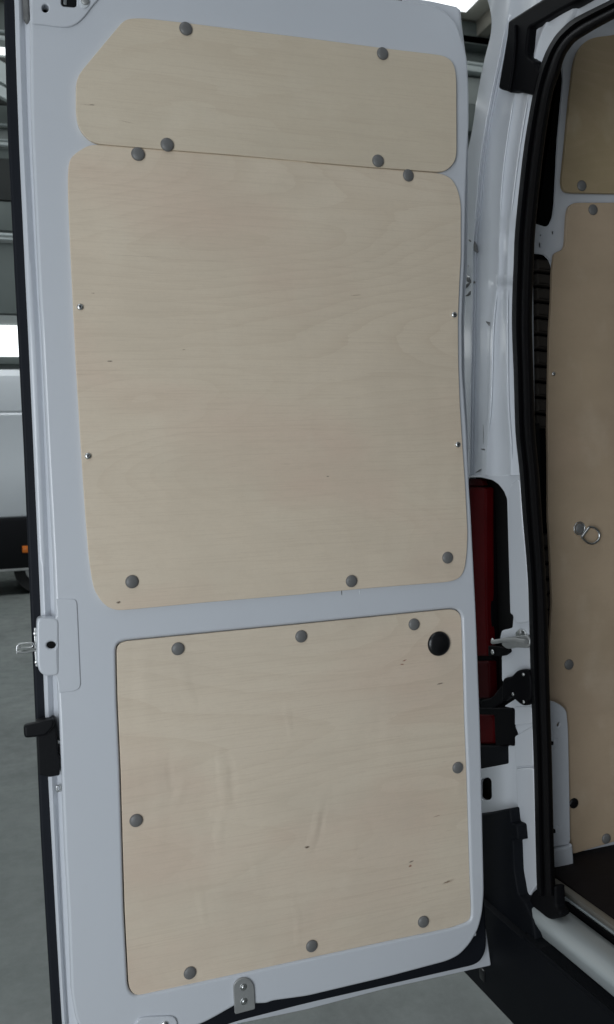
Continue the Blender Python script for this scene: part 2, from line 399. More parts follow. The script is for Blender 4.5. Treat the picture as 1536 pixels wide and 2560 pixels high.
for a, b in ((90, 93.5), (104, 112), (321, 324), (359, 362), (366, 374), (590, 596), (602, 606), (-4, 11)):
    box('rail', (-17.9, YW-.16, zl(b)), (7.0, YW-.10, zl(a)), M['lightrail'], wall, .008)
# daylit strip windows in the wall
for y0, y1 in ((130, 147), (817, 893)):
    bm = bmesh.new(); wn = link('window', bpy.data.meshes.new('window'), M['steel'], wall)
    z0, z1 = zl(y1), zl(y0)
    for k in range(12):
        x0 = -17.6+k*2.05
        bevbox(bm, (x0-.04, YW-.13, z0), (x0+.02, YW-.04, z1))
        box('pane', (x0+.02, YW-.11, z0), (x0+1.99+.02, YW-.09, z1), M['daylight'], wn)
    bmesh.ops.recalc_face_normals(bm, faces=bm.faces); bm.to_mesh(wn.data); bm.free()
# things seen high in the gap beside the door pillar
for a, b, mt, d in ((58, 112, 'darkbeam', .5), (112, 156, 'wallmid', .2), (156, 163, 'lightrail', .3), (166, 180, 'lightrail', .35), (196, 262, 'wallgrey', .2), (262, 330, 'darkbeam', .3)):
    z0, z1 = zl(b, YW-d, 1200), zl(a, YW-d, 1200)
    box('wall_panel', (7.05, YW-d, z0), (19, YW-.003-d*.3, z1), M[mt], wall, .01)
ZC = 10.2; XS = on(2, ZC, 1172, 18).x
gd = box('ceiling', (-18, 5.0, ZC), (20, YW, ZC+.1), M['ceil'], None, kind='structure')
for k in range(9):
    x0 = XS-2.2+(k-6)*4.0
    box('skylight', (x0, 5.6, ZC-.04), (x0+2.2, YW-.8, ZC-.002), M['daylight'], gd)
for k in range(9):
    x0 = XS+.4+(k-6)*4.0
    box('purlin', (x0, 5.0, ZC-.3), (x0+.22, YW-.06, ZC-.005), M['beam'], gd, .01)
for k in range(4):
    y = 6.8+k*2.9
    box('purlin', (-18, y, ZC-.45), (20, y+.16, ZC-.302), M['beam'], gd, .01)
# white sloping brace seen left of the door
br = thing('roof_brace', (0, YW-.6, 6), 'white sloping steel brace high on the far hall wall, left of the open van door', 'brace')
p0, p1 = on(1, YW-.6, -60, 148), on(1, YW-.6, 120, 246)
for nm, off, hh in (('flange', 0.0, .17), ('lower_flange', -.32, .09)):
    bm = bmesh.new(); vs = []
    for p in (p0, p1):
        for dy in (-.06, .06):
            for dz in (-hh, hh): vs.append(bm.verts.new((p.x, p.y+dy, p.z+dz+off)))
    for q in ((0, 1, 3, 2), (4, 5, 7, 6), (0, 1, 5, 4), (2, 3, 7, 6), (0, 2, 6, 4), (1, 3, 7, 5)): bm.faces.new([vs[i] for i in q])
    link(nm, from_bm(bm, nm), M['lightrail'], br)

# parked van across the hall
YV = 12.0
def zv(y, x=40): return on(1, YV, x, y).z
pv = thing('parked_van', (-1.6, YV+1.0, 0), 'far white van parked across the hall, with black lower trim and an orange marker lamp', 'van')
zb, zt = zv(1300), zv(917)
prof = [(0.06, zb), (0.0, zb+.05), (-.015, zb+.25), (.0, zv(1180)), (.05, zv(1150)), (.06, zv(1036)), (.075, zv(1031)), (.065, zv(1026)), (.09, zv(960)), (.13, zt-.10), (.24, zt-.01), (.45, zt+.02), (1.0, zt+.05)]
full = [(YV+a, z) for a, z in prof] + [(YV+2.0-a, z) for a, z in reversed(prof[:-1])]
xs = [(-4.55, .82), (-4.45, .92), (-4.2, .99), (-3.4, 1), (0.9, 1), (1.15, .985), (1.25, .93)]
rows = []
for x, s in xs: rows.append([(x, YV+1+(y-YV-1)*s, zb+(z-zb)*(s if z > zb+1 else 1)) for y, z in full])
loft('body', rows, M['paint_far'], pv, close=True, ang=25)
tr = box('lower_trim', (-4.5, YV-.03, zv(1425)), (1.3, YV+2.03, zb+.03), M['plastic'], pv, .04)
box('sill_strip', (-4.4, YV-.045, zv(1427)), (1.28, YV-.015, zv(1421)), M['steel'], pv, .004)
c = on(1, YV-.03, 65, 1373); box('marker_lamp', (c.x-.045, YV-.05, c.z-.045), (c.x+.045, YV-.028, c.z+.045), M['orange'], pv, .01)
c2 = on(1, YV-.03, 52, 1373)
for x in (-3.7, .4):
    for y in (YV+.02, YV+1.75):
        bm = bmesh.new(); bmesh.ops.create_cone(bm, cap_ends=True, segments=32, radius1=.34, radius2=.34, depth=.23, matrix=Matrix.Translation((x, y+.12, .34)) @ Matrix.Rotation(math.pi/2, 4, 'X'))
        wh = link('wheel', from_bm(bm, 'wheel'), M['tyre'], pv)
        bm = bmesh.new(); bmesh.ops.create_cone(bm, cap_ends=True, segments=24, radius1=.2, radius2=.2, depth=.25, matrix=Matrix.Translation((x, y+.12, .34)) @ Matrix.Rotation(math.pi/2, 4, 'X'))
        link('rim', from_bm(bm, 'rim'), M['steel'], wh)
box('window', (-4.1, YV+.03, zb+.75), (-3.0, YV+.09, zt-.35), M['glassdark'], pv, .02)

# ------------------------------------------------------------------ the van
van = thing('van', (2.2, .62, 0), 'near white van with its rear door open, door and side wall lined with birch plywood', 'van')

# ---- rear door: pressed inner panel with one recessed field
face = ([(76, -150), (76, 100), (79, 300), (84, 420), (99, 740), (104, 820), (119, 1120), (126, 1250), (134, 1400), (138, 1500), (141, 1600), (145, 1735),
         (150, 1830), (155, 1950), (162, 2130), (171, 2282), (179, 2490), (190, 2550), (215, 2600), (280, 2632), (350, 2612), (430, 2585)]
        + K7((980, 1237), (1050, 1200), (1110, 1165), (1150, 1143), (1290, 1140), (1315, 1128), (1484, 1105))
        + K8((400, 1010), (680, 935), (740, 905), (790, 850), (830, 780), (850, 700), (858, 600))
        + [(1205, 1920), (1202, 1798), (1192, 1539), (1179, 1280), (1173, 1190), (1168, 1070), (1163, 1000), (1158, 930), (1157, 800), (1160, 720), (1163, 660), (1165, 560), (1166, 480)]
        + K2((772, 850), (778, 700), (785, 600), (785, 450), (778, 300), (768, 240), (750, 190), (725, 110), (690, 70), (645, 38), (600, 20), (520, 5), (350, -15), (0, -80)))
low_hole = (K5((560, 660), (570, 635), (600, 620), (1484, 535)) + K6((700, 465), (730, 472), (750, 500), (754, 600), (765, 1000), (775, 1237))
            + K8((790, 500), (797, 680), (795, 730), (775, 748), (700, 775), (300, 860), (0, 925)) + K7((680, 1100), (650, 1100), (628, 1080), (618, 1050), (600, 700), (580, 0)) + K5((565, 900)))
def oval(cx, cy, rx, ry, n=16, rot=0):
    return [(cx+rx*math.cos(2*math.pi*k/n+.001)*math.cos(rot)-ry*math.sin(2*math.pi*k/n)*math.sin(rot), cy+rx*math.cos(2*math.pi*k/n)*math.sin(rot)+ry*math.sin(2*math.pi*k/n)*math.cos(rot)) for k in range(n)]
door = plate('rear_door', face, 1, 1.40, .022, M['paint'], van, holes=[low_hole, oval(114, 20, 10, 11)], r=14, bev=.0045, hr=10, bres=4,
             label='open rear door, white painted inner panel lined with three birch plywood sheets')
# recessed floor of the pressed field
def inset(pts, d):
    cx = sum(p[0] for p in pts)/len(pts); cy = sum(p[1] for p in pts)/len(pts)
    return [(x-d*(1 if x > cx else -1), y-d*(1 if y > cy else -1)) for x, y in pts]
box('recess_panel', (.15, 1.412, .56), (.783, 1.418, 1.27), M['paint'], door)
# edge flange with a groove along the free edge
fl = [(-60, 34, 58, 70, 84), (0, 37, 60, 72, 86), (100, 39, 62, 73, 86), (300, 46, 68, 77, 88), (400, 50, 73, 83, 94), (700, 64, 89, 98, 108), (900, 74, 101, 108, 118), (1120, 84, 110, 118, 126),
      (1300, 92, 117, 126, 136), (1480, 100, 124, 134, 144), (1600, 105, 129, 140, 148), (1735, 111, 131, 143, 152), (1830, 115, 134, 147, 156), (1950, 121, 142, 152, 162),
      (2130, 131, 148, 158, 170), (2300, 140, 156, 166, 180), (2490, 151, 166, 176, 190), (2700, 165, 178, 190, 205)]
rows = []
y = -60
while y <= 2700:
    a, g, rdg, b = sinterp(fl, y, 60)
    prof = [(a, 1.436), (a, 1.4265), (a+2, 1.4245), (a+(g-a)*.45, 1.4225), (a+(g-a)*.75, 1.425), (g-2, 1.431), (g+2, 1.432), (rdg-2, 1.424), (b, 1.420)]
    rows.append([on(1, Y, x, y) for x, Y in prof]); y += 20
# keep every row at one height so that the profile sits square to the door
loft('edge_flange', rows, M['paint'], door, th=(0, .004, 0), ang=50)
seal = ([(10, 0), (20, 340), (38, 700), (60, 1120), (76, 1500), (103, 2100), (131, 2560), (140, 2700), (300, 2660), (590, 2556)]
        + K8((0, 1140), (830, 950), (866, 890), (868, 820)) + [(1210, 2200), (1200, 1900), (1185, 1500), (1172, 1300), (1160, 1150), (1152, 900), (1155, 700), (1160, 500), (1160, 200), (1130, 60), (1040, 0), (950, -20), (600, -80), (8, -160)])
plate('door_seal', seal, 1, 1.441, .016, M['rubber'], door, r=25, bev=.004)
skin = ([(30, 0), (40, 340), (58, 700), (80, 1120), (96, 1500), (123, 2100), (150, 2550), (160, 2720), (320, 2680)] + K7((1150, 1237), (1484, 1167))
        + K8((370, 1070), (890, 955), (872, 820)) + [(1203, 2250), (1198, 1900), (1185, 1500), (1174, 1290), (1173, 1190), (1171, 1070), (1167, 1000), (1163, 930), (1162, 800), (1166, 720), (1170, 660), (1171, 560), (1171, 450), (1172, 260), (1166, 140)]
        + K2((750, 130), (742, 45), (730, 38), (600, 18), (440, -6), (0, -70)) + [(30, -180)])
plate('outer_skin', skin, 1, 1.459, .006, M['paint'], door, r=5, bev=.002)

plate('corner_gusset', [(1010, -8), (1079, 2), (1146, 17), (1152, 60), (1157, 105), (1166, 160), (1130, 160), (1060, 60), (1000, 20)], 1, 1.423, .006, M['paint'], door, r=6, bev=.002)

# lock pad on the free edge
lock = [(138, 1497), (182, 1497), (190, 1499), (194, 1507), (203, 1713), (199, 1722), (187, 1729), (146, 1733), (144, 1700), (138, 1689), (112, 1688), (101, 1681), (96, 1668), (93, 1597), (92, 1560), (95, 1549), (102, 1545), (136, 1548), (143, 1540)]
plate('lock_pad', lock, 1, 1.3982, .022, M['paint'], door, holes=[oval(129, 1613, 15, 12)], r=7, bev=.0018, hr=3)
plate('lock_pad_shell', [(92, 1556), (96, 1547), (106, 1544), (140, 1546), (148, 1553), (148, 1684), (140, 1690), (112, 1690), (99, 1680), (93, 1660)], 1, 1.3965, .030, M['paint'], door,
      holes=[oval(129, 1613, 11.5, 9)], r=8, bev=.0035, hr=3, bres=4)
plate('lock_hole_shade', oval(129, 1613, 14, 11.5), 1, 1.3990, .0008, M['dark'], door, r=2)  # flat dark disc in place of the shaded hole
# latch on the edge
plate('latch_plate', L8((352, 290), (384, 285), (398, 500), (400, 690), (372, 690), (360, 560)), 1, 1.424, .006, M['zinc'], door, r=3, bev=.0008)
plate('latch_loop', L8((168, 470), (200, 448), (340, 435), (362, 470), (378, 480), (378, 500), (300, 520), (175, 545), (163, 520)), 1, 1.417, .006, M['zinc'], door,
      holes=[L8((205, 466), (318, 452), (334, 478), (300, 488), (205, 492))], r=4, bev=.0012, hr=2)
plate('latch_claw', L8((166, 532), (300, 522), (376, 506), (392, 540), (360, 528), (285, 552), (170, 558)), 1, 1.420, .005, M['zinc'], door, r=2, bev=.0012)
for (x, y) in L8((366, 345), (380, 640)):
    p = on(1, 1.424, x, y); link('rivet', dome_mesh('rivet', .0035, .0025, seg=12, rings=4), M['zinc'], door, loc=p)
# inside release handle
plate('lock_housing', L8((378, 1280), (480, 1250), (562, 1232), (572, 1245), (592, 1450), (604, 1600), (625, 1622), (618, 1810), (515, 1828), (402, 1805), (385, 1420)), 1, 1.402, .034, M['plastic'], door, r=4, bev=.002)
plate('release_handle', L8((245, 1320), (262, 1296), (370, 1272), (480, 1248), (560, 1230), (566, 1300), (480, 1400), (380, 1418), (265, 1428), (249, 1395)), 1, 1.390, .016, M['plastic'], door, r=6, bev=.004)
for (x, y) in L8((603, 1465), (610, 1692)):
    p = on(1, 1.412, x, y); link('screw', dome_mesh('screw', .003, .002, seg=12, rings=4), M['zinc'], door, loc=p)
plate('edge_clip', L8((580, 1912), (630, 1908), (632, 1975), (590, 1985), (578, 1960)), 1, 1.417, .004, M['zinc'], door, holes=[L8((595, 1922), (625, 1920), (626, 1958), (600, 1965))], r=3, bev=.001, hr=1)
# hinge-side top pad, slot, hole and ringed bolt
pad = [(79, -160), (79, 56), (84, 60), (110, 61), (140, 66), (170, 68), (192, 60), (212, 42), (232, 14), (255, -12), (262, -160)]
plate('top_pad', pad, 1, 1.3965, .0045, M['paint'], door, holes=[oval(114, 20, 9, 10.5), L5((905, -90), (905, 60), (930, 92), (1100, 108), (1132, 85), (1132, -90))], r=16, bev=.003, hr=3, bres=4)
p = on(1, 1.41, 114, 20); bm = bmesh.new(); bmesh.ops.create_cone(bm, cap_ends=True, segments=24, radius1=.009, radius2=.009, depth=.004, matrix=Matrix.Translation(p+Vector((0, .012, 0))) @ Matrix.Rotation(math.pi/2, 4, 'X'))
link('hole_backing', from_bm(bm, 'hole_backing'), M['dark'], door)
plate('latch_window', L5((905, -90), (905, 60), (930, 92), (1100, 108), (1132, 85), (1132, -90)), 1, 1.3988, .001, M['plastic'], door, r=3, bev=.0003)
plate('latch_pawl', L5((935, -80), (985, -80), (985, 70), (940, 62)), 1, 1.3972, .002, M['zinc'], door, r=2, bev=.0006)
plate('bolt_washer', oval(212, 2, 13, 18, 24), 1, 1.3945, .0025, M['paint_far'], door, r=2, bev=.001)
p = on(1, 1.3945, 213, 3); link('bolt', dome_mesh('bolt', .0060, .003), M['steel'], door, loc=p)
bm = bmesh.new(); q0, q1 = on(1, 1.425, 63, -40), on(1, 1.425, 68, 50)
tube('edge_buffer', [q0, q0.lerp(q1, .5), q1, q1+Vector((0, 0, -.006))], [.0052, .0052, .0052, .002], M['mastic'], door)
# small stopper bracket below
plate('stop_bracket', K7((1128, 1060), (1132, 1045), (1145, 1028), (1165, 1017), (1192, 1015), (1213, 1028), (1226, 1048), (1229, 1065), (1234, 1165), (1136, 1191)), 1, 1.3955, .004, M['steel'], door, r=5, bev=.001, bres=3)
for (x, y) in K7((1176, 1058), (1179, 1127)):
    p = on(1, 1.3955, x, y)
    link('washer', dome_mesh('washer', .0058, .0012), M['zinc'], door, loc=p)
    link('screw', dome_mesh('screw', .0038, .0034, dimple=.001, rings=5), M['zinc'], door, loc=p)
plate('bottom_pad', [(335, 2640), (338, 2560), (348, 2547), (372, 2543), (430, 2541), (443, 2549), (450, 2640)], 1, 1.396, .0045, M['paint'], door, r=9, bev=.003, bres=4)
p = on(1, 1.396, 412, 2561); link('screw', dome_mesh('screw', .006, .004, dimple=.001), M['zinc'], door, loc=p)

for x0, y0, x1, y1, mt in ((854, 1474, 855, 1488, 'mastic'), (901, 1474, 900, 1486, 'paint_far')):
    tube('scuff_mark', [on(1, 1.3999, x0, y0), on(1, 1.3999, (x0+x1)/2, (y0+y1)/2), on(1, 1.3999, x1, y1)], [.0004, .0009, .0004], M[mt], door, seg=6)

# ---- plywood on the door
top_ply = (K1((590, 108), (612, 94), (640, 88), (700, 88), (900, 110), (1200, 148), (1484, 183)) + K2((400, 236), (620, 262), (665, 270), (698, 292), (715, 325), (722, 385), (723, 740), (715, 778), (692, 808), (665, 826), (635, 830), (300, 806), (0, 780))
           + K1((1100, 745), (800, 722), (480, 695), (438, 680), (400, 645), (377, 600), (368, 540), (368, 410), (376, 375), (392, 345), (500, 215)))
plate('plywood_panel', top_ply, 1, Y_TOP, .0065, M['wood_top'], door, r=12, bev=.0008, label='top plywood sheet with a slanted corner')
mid_ply = (K1((480, 699), (800, 726), (1100, 749), (1484, 782)) + K2((0, 784), (300, 810), (620, 834), (660, 842), (698, 862), (722, 900), (738, 950), (744, 1000), (744, 1237))
           + K4((738, 100), (730, 300), (731, 500), (738, 700), (750, 900), (764, 1100)) + K6((771, 0), (776, 100), (772, 200), (762, 275), (745, 310), (720, 328), (680, 338), (300, 368), (0, 395))
           + K5((1484, 396), (1000, 436), (620, 472), (570, 475), (528, 464), (490, 432), (456, 375), (443, 310), (430, 220), (412, 0)) + K3((390, 900), (366, 500))
           + K1((342, 1237), (330, 950), (329, 850), (334, 785), (345, 760), (372, 735), (420, 706), (445, 700)))
plate('plywood_panel', mid_ply, 1, Y_MID, .0040, M['wood_mid'], door, r=12, bev=.0008, label='large middle plywood sheet')
plate('plywood_panel', [(x+(2.2 if x < 740 else -3.0), y+(2.2 if y < 1990 else -2.2)) for x, y in low_hole], 1, Y_LOW, .007, M['wood_low'], door, r=10, bev=.0008, label='lower plywood sheet set into the recess')

capm = dome_mesh('cap', .0106, .0052)
def dpx(x, y): return (x*1.035, y*1.035)
caps = [(449, 70, Y_TOP), (924, 130, Y_TOP), (404, 350, Y_TOP), (333.5, 372.5, Y_MID), (913, 389, Y_TOP), (986, 424, Y_MID), (319, 1405, Y_MID), (849, 1403.5, Y_MID), (1081, 1347, Y_MID),
        (430, 1567, Y_LOW), (727.5, 1537, Y_LOW), (1000, 1508, Y_LOW), (1105.5, 1854, Y_LOW), (329, 1981.5, Y_LOW), (1022.5, 2226, Y_LOW), (753, 2284.5, Y_LOW), (459, 2349.5, Y_LOW)]
for x, y, Y in caps:
    o = link('cap', capm, M['cap'], door, loc=on(1, Y-.0003, *dpx(x, y)))
    o.rotation_euler = (random.uniform(-.07, .07), random.uniform(0, 3), random.uniform(-.07, .07))
big = dome_mesh('access_cap', .0222, .0085, seg=40, rings=9)
link('access_cap', big, M['capblack'], door, loc=on(1, Y_LOW-.0003, 1060*1.035, 1554.5*1.035), label='large round black cap in the lower sheet')
scm = dome_mesh('screw', .0052, .0035, dimple=.0012, seg=20, rings=5)
for (x, y) in ((194, 741.5), (213, 1101.5), (1097, 760.5), (1106, 1074)):
    o = link('screw', scm, M['zinc'], door, loc=on(1, Y_MID-.0003, *dpx(x, y)))
# cross recess of each screw, its shade drawn with dark bars
    bm = bmesh.new(); a = random.uniform(0, 1.5)
    for k in range(2):
        g = bmesh.ops.create_cube(bm, size=1)
        for vv in g['verts']:
            q = Vector((vv.co.x*.0046, vv.co.y*.0004, vv.co.z*.0010)); vv.co = Matrix.Rotation(a+k*math.pi/2, 3, 'Y') @ q + Vector((0, -.0030-.0002*k, 0))
    c = link('screw_slot', from_bm(bm, 'screw_slot'), M['dark'], door, loc=on(1, Y_MID-.0003, *dpx(x, y)))

# ---- rear pillar of the body, plane X = .88
XP = .88
def tab(*rows): return rows
# y, left, edge1, rib, rib2, rib3, right
pil = [(-60, 1200, 1292, 1345, 1375, 1420, 1480), (60, 1238, 1270, 1305, 1330, 1365, 1410), (103, 1222, 1262, 1290, 1315, 1345, 1390), (181, 1204, 1246, 1272, 1299, 1330, 1360), (240, 1193, 1233, 1257, 1286, 1320, 1342),
       (347, 1178, 1213, 1240, 1268, 1301, 1325), (454, 1150, 1200, 1229, 1255, 1287, 1306), (536, 1130, 1196, 1223, 1251, 1277, 1297), (590, 1130, 1184, 1222, 1250, 1272, 1294), (700, 1130, 1185, 1219, 1246, 1268, 1288),
       (800, 1130, 1183, 1214, 1232, 1266, 1286), (1014, 1130, 1178, 1208, 1227, 1268, 1290), (1100, 1140, 1177, 1206, 1218, 1276, 1296), (1190, 1140, 1176, 1203, 1215, 1278, 1304)]
dep = [(-60, 0, .0, .0, .0, .0), (200, 0, .007, .006, .003, .000), (540, 0, .007, .006, .003, .0), (585, 0, .010, .010, .010, .006), (640, 0, .008, .008, -.004, -.004), (700, 0, .008, .008, -.004, -.004), (716, 0, .008, .010, .006, .005), (745, 0, .008, .010, .0, .0),
       (1000, 0, .010, .012, .0, .0), (1100, 0, .010, .010, .003, .0), (1190, 0, .006, .004, .002, .0)]
rows = []
y = -60
while y <= 1191:
    L, e1, r1, r2, r3, Rt = sinterp(pil, y, 45)
    d0, d1, d2, d3, d4 = interp(dep, y)
    w = 5.0
    pr = [(L, .035), (L, .004), (L+1.5, 0), (e1-10, d0), (e1-5, d0-.0026), (e1-1, d0-.0018), (e1+w, d1), (r1, d1+.001), (r1+w*.7, d2), (r2-w, d2+.001), (r2-1, d3-.0034), (r2+1.5, d3-.0030), (r2+w*1.2, d3), (r3-w, d3+.001), (r3-1, d4-.0036), (r3+1.5, d4-.0030), (r3+w*1.2, d4), (Rt-1, d4), (Rt+8, d4+.004)]
    q = []
    for x, d in pr:
        p = on(0, XP+d, x, y); q.append(p)
    rows.append(q); y += 12
pillar = loft('rear_pillar', rows, M['paint'], van, th=(.006, 0, 0), ang=82, label='white fluted rear pillar beside the door hinge')
# glossy tubes added along the flutes to draw highlight lines
M['gloss'] = paint('glossy_highlight_bead', (0.70, 0.73, 0.77), .16, 1.0)
for col, ya, yb, rr, dc, off in ((2, 60, 560, .0013, 0, 0), (4, 240, 540, .0012, 3, 0), (5, 238, 545, .0014, 4, 1), (5, 725, 1150, .0012, 4, 3), (4, 740, 1080, .0013, 3, 2)):
    pts = []; y = ya
    while y <= yb:
        px_ = sinterp(pil, y, 45); d = interp(dep, y)
        pts.append(on(0, XP+d[max(dc, 0)]-(.0048 if dc else .0036), px_[col-1]+off-(5 if col == 2 else 0), y)); y += 10
    n = len(pts); rs = [rr*min(1, .15+min(i, n-1-i)/4) for i in range(n)]
    tube('highlight_bead', pts, rs, M['gloss'], pillar, seg=12)
# lower pillar with the tail-lamp opening
lowp = ([(1135, 1188), (1203, 1188), (1304, 1188), (1318, 1188), (1334, 1500), (1348, 1900), (1358, 2240), (1330, 2262), (1316, 2268), (1300, 2262), (1150, 2300), (1140, 1800)])
lhole = (A3((60, 128), (230, 125), (340, 150), (400, 190), (450, 255), (480, 330), (490, 700), (510, 1400), (540, 1420), (530, 1535), (430, 1560), (412, 1640), (490, 1720), (430, 1800), (432, 2030), (560, 2150), (560, 2200), (450, 2270), (540, 2290), (552, 2473))
         + A4((450, 180), (474, 240), (450, 262), (450, 325), (405, 318), (408, 460), (200, 500)) + [(1150, 1930), (1145, 1500)])
plate('lower_pillar', lowp, 0, XP+.001, .006, M['paint'], pillar, bres=2, holes=[lhole, A4((190, 600), (205, 578), (250, 566), (275, 590), (278, 720), (262, 742), (215, 745), (190, 720))], r=8, bev=.001, hr=5)
box('lamp_cavity_shade', (XP+.050, 1.402, .5), (XP+.060, 1.75, 1.5), M['dark'], pillar)  # dark sheet behind the opening, painted as its shade
# stepped ribs of the lower pillar
plate('pillar_rib', A4((455, 20), (585, 20), (590, 150), (455, 165)), 0, XP-.001, .004, M['paint'], pillar, r=4, bev=.0014)
plate('pillar_rib', A4((455, 250), (590, 170), (598, 480), (560, 478), (462, 490)), 0, XP-.002, .005, M['paint'], pillar, r=4, bev=.0018)
plate('pillar_rib', A4((458, 500), (600, 492), (612, 800), (618, 1000), (632, 1400), (600, 1430), (545, 1540), (505, 1440), (480, 1000), (478, 840)), 0, XP-.004, .007, M['paint'], pillar, r=8, bev=.003)
plate('pillar_rib', A3((500, 200), (595, 130), (620, 500), (660, 900), (690, 1300), (700, 1480), (560, 1500), (515, 1380), (500, 800)), 0, XP-.003, .006, M['paint'], pillar, r=12, bev=.003)
# sealing mastic and small scuffs
def blob(pts, X, th, w=None):
    ps = [on(0, X, x, y) for x, y in pts]
    rs = [random.uniform(.7, 1.5)*th*1.4 for _ in ps]; rs[0] *= .3; rs[-1] *= .3
    tube('sealing_mastic', ps, rs, M['mastic'], pillar, seg=8)
blob(A2((112, 130), (130, 150), (165, 170), (185, 210), (190, 245), (205, 265)), XP+.002, .0022)
blob(A2((95, 505), (120, 520), (150, 540), (178, 550)), XP+.001, .0028)
blob(A2((150, 545), (120, 570), (95, 590), (85, 620)), XP+.001, .0020)
blob(A2((95, 675), (120, 665), (145, 645), (162, 625)), XP+.001, .0026)
blob(A2((285, 915), (308, 930), (314, 955)), XP+.006, .0014)
blob(A2((235, 2108), (262, 2112), (300, 2122)), XP+.009, .0010)
blob(A2((255, 1880), (262, 2100), (268, 2240)), XP+.010, .0007)
blob(A2((185, 2330), (220, 2310), (240, 2295)), XP+.006, .0009)
tube('door_check_hook', [on(0, XP-.004, *p) for p in A2((120, 390), (98, 420), (96, 460), (112, 490), (130, 500))], .0014, M['zinc'], pillar)
# body corner above the pillar and the roof frame
corner = [(1262, -50), (1260, 0)] + K2((905, 110), (880, 200), (862, 290)) + [(1230, 240), (1340, 240), (1365, 165), (1388, 120), (1420, 85), (1460, 55), (1520, 20), (1640, -45), (1900, -190), (1900, -400), (1300, -400)]
plate('roof_corner', corner, 0, XP+.022, .02, M['paint'], pillar, r=10, bev=.004)
plate('roof_flange', [(1262, -60), (1258, 0)] + K2((905, 110), (895, 145), (950, 112), (975, 105), (1000, 70), (1230, -45), (1300, -120)), 0, XP+.004, .015, M['paint'], pillar, r=8, bev=.004)
# black hinge-side trim
trim = A1((490, 195), (478, 330), (440, 560), (395, 825), (420, 840), (480, 855), (500, 870), (560, 855), (620, 870), (730, 895), (760, 760), (790, 665), (775, 660), (740, 600), (735, 570), (700, 552), (662, 515), (655, 480), (672, 330), (680, 262), (800, 200), (930, 120), (1080, 40), (1250, -60), (1400, -200), (1000, -130), (700, 60))
plate('corner_trim', trim, 0, XP-.014, .026, M['black'], pillar, r=6, bev=.004, label='black plastic trim in the top corner of the door frame')
tube('trim_edge', [on(0, XP-.016, *p) for p in A1((560, 240), (560, 400), (540, 640), (505, 850))], .003, M['black'], pillar)
plate('inner_corner', A1((790, 280), (830, 200), (1100, 60), (1300, -80), (1484, -150), (1400, 60), (1100, 180), (960, 290), (860, 470), (800, 600), (745, 560), (700, 520), (700, 440)), 0, XP+.010, .010, M['paint'], pillar, r=14, bev=.005, bres=4)

# rubber seal round the opening
sl = [(2240, 1343, 1388), (2100, 1339, 1383), (1920, 1335, 1379), (1694, 1327, 1372), (1539, 1323, 1368), (1435, 1319, 1363), (1280, 1306, 1353), (1180, 1299, 1346), (1080, 1289, 1337), (950, 1285, 1333), (795, 1280, 1329),
      (640, 1285, 1334), (590, 1287, 1336), (492, 1296, 1345), (362, 1311, 1360), (238, 1332, 1380)]
left = [(a, y) for y, a, b in sl] + A1((775, 655), (800, 590), (845, 480), (895, 390), (950, 312), (1060, 205), (1200, 122), (1484, -20), (1700, -150), (2100, -420))
right = [(b, y) for y, a, b in sl] + A1((975, 660), (990, 600), (1020, 520), (1060, 455), (1120, 385), (1220, 320), (1330, 255), (1560, 130), (1780, 0), (2200, -260))
def dense(pts, n=6):
    out = []
    P = [Vector((p[0], p[1])) for p in pts]
    for i in range(len(P)-1):
        a, b, c, d = P[max(i-1, 0)], P[i], P[i+1], P[min(i+2, len(P)-1)]
        for k in range(n):
            t = k/n
            q = .5*((2*b) + (c-a)*t + (2*a-5*b+4*c-d)*t*t + (-a+3*b-3*c+d)*t**3); out.append(q)
    out.append(P[-1]); return out
rows = []
for a, b in zip(dense(left), dense(right)):
    r = []
    for t, d in ((0, .006), (0, -.004), (.06, -.009), (.22, -.014), (.33, -.010), (.40, -.004), (.47, -.010), (.62, -.018), (.80, -.016), (.94, -.008), (1, 0), (1, .01)):
        p = a.lerp(b, t); r.append(on(0, XP-.004+d, p.x, p.y))
    rows.append(r)
loft('opening_seal', rows, M['seal'], van, th=(.0015, 0, 0), ang=75, label='black rubber seal round the rear opening')
plate('seal_foot', A4((548, 1590), (556, 1530), (580, 1462), (630, 1418), (765, 1400), (770, 1570), (800, 1610), (806, 1640), (770, 1662), (700, 1672), (640, 1650), (600, 1638), (560, 1660)), 0, XP-.012, .022, M['seal'], pillar, r=8, bev=.005)

# tail lamp
lamp = plate('tail_lamp', A3((60, 135), (240, 150), (300, 400), (330, 1500), (335, 2250), (60, 2250)) + [(1150, 1900)], 0, XP+.030, .018, M['black'], van, r=4, bev=.002, label='red tail lamp seen edge-on in the gap behind the door')
plate('lens', A3((70, 212), (278, 220), (278, 700), (284, 1400), (300, 1800), (60, 1800)), 0, XP+.020, .02, M['lens'], lamp, r=6, bev=.004)
plate('lens', A3((70, 140), (240, 140), (268, 205), (70, 208)), 0, XP+.024, .01, M['lensdark'], lamp, r=6, bev=.002)
plate('lens', A3((60, 1850), (305, 1845), (318, 2200), (60, 2200)), 0, XP+.020, .02, M['lensdark'], lamp, r=6, bev=.004)
plate('lens', A4((120, 85), (280, 82), (296, 130), (292, 310), (120, 312)), 0, XP+.016, .02, M['lens'], lamp, r=6, bev=.004)
plate('lamp_base', A4((120, 320), (300, 325), (404, 320), (408, 458), (200, 490), (120, 500)), 0, XP+.006, .02, M['bumper'], lamp, r=3, bev=.002)
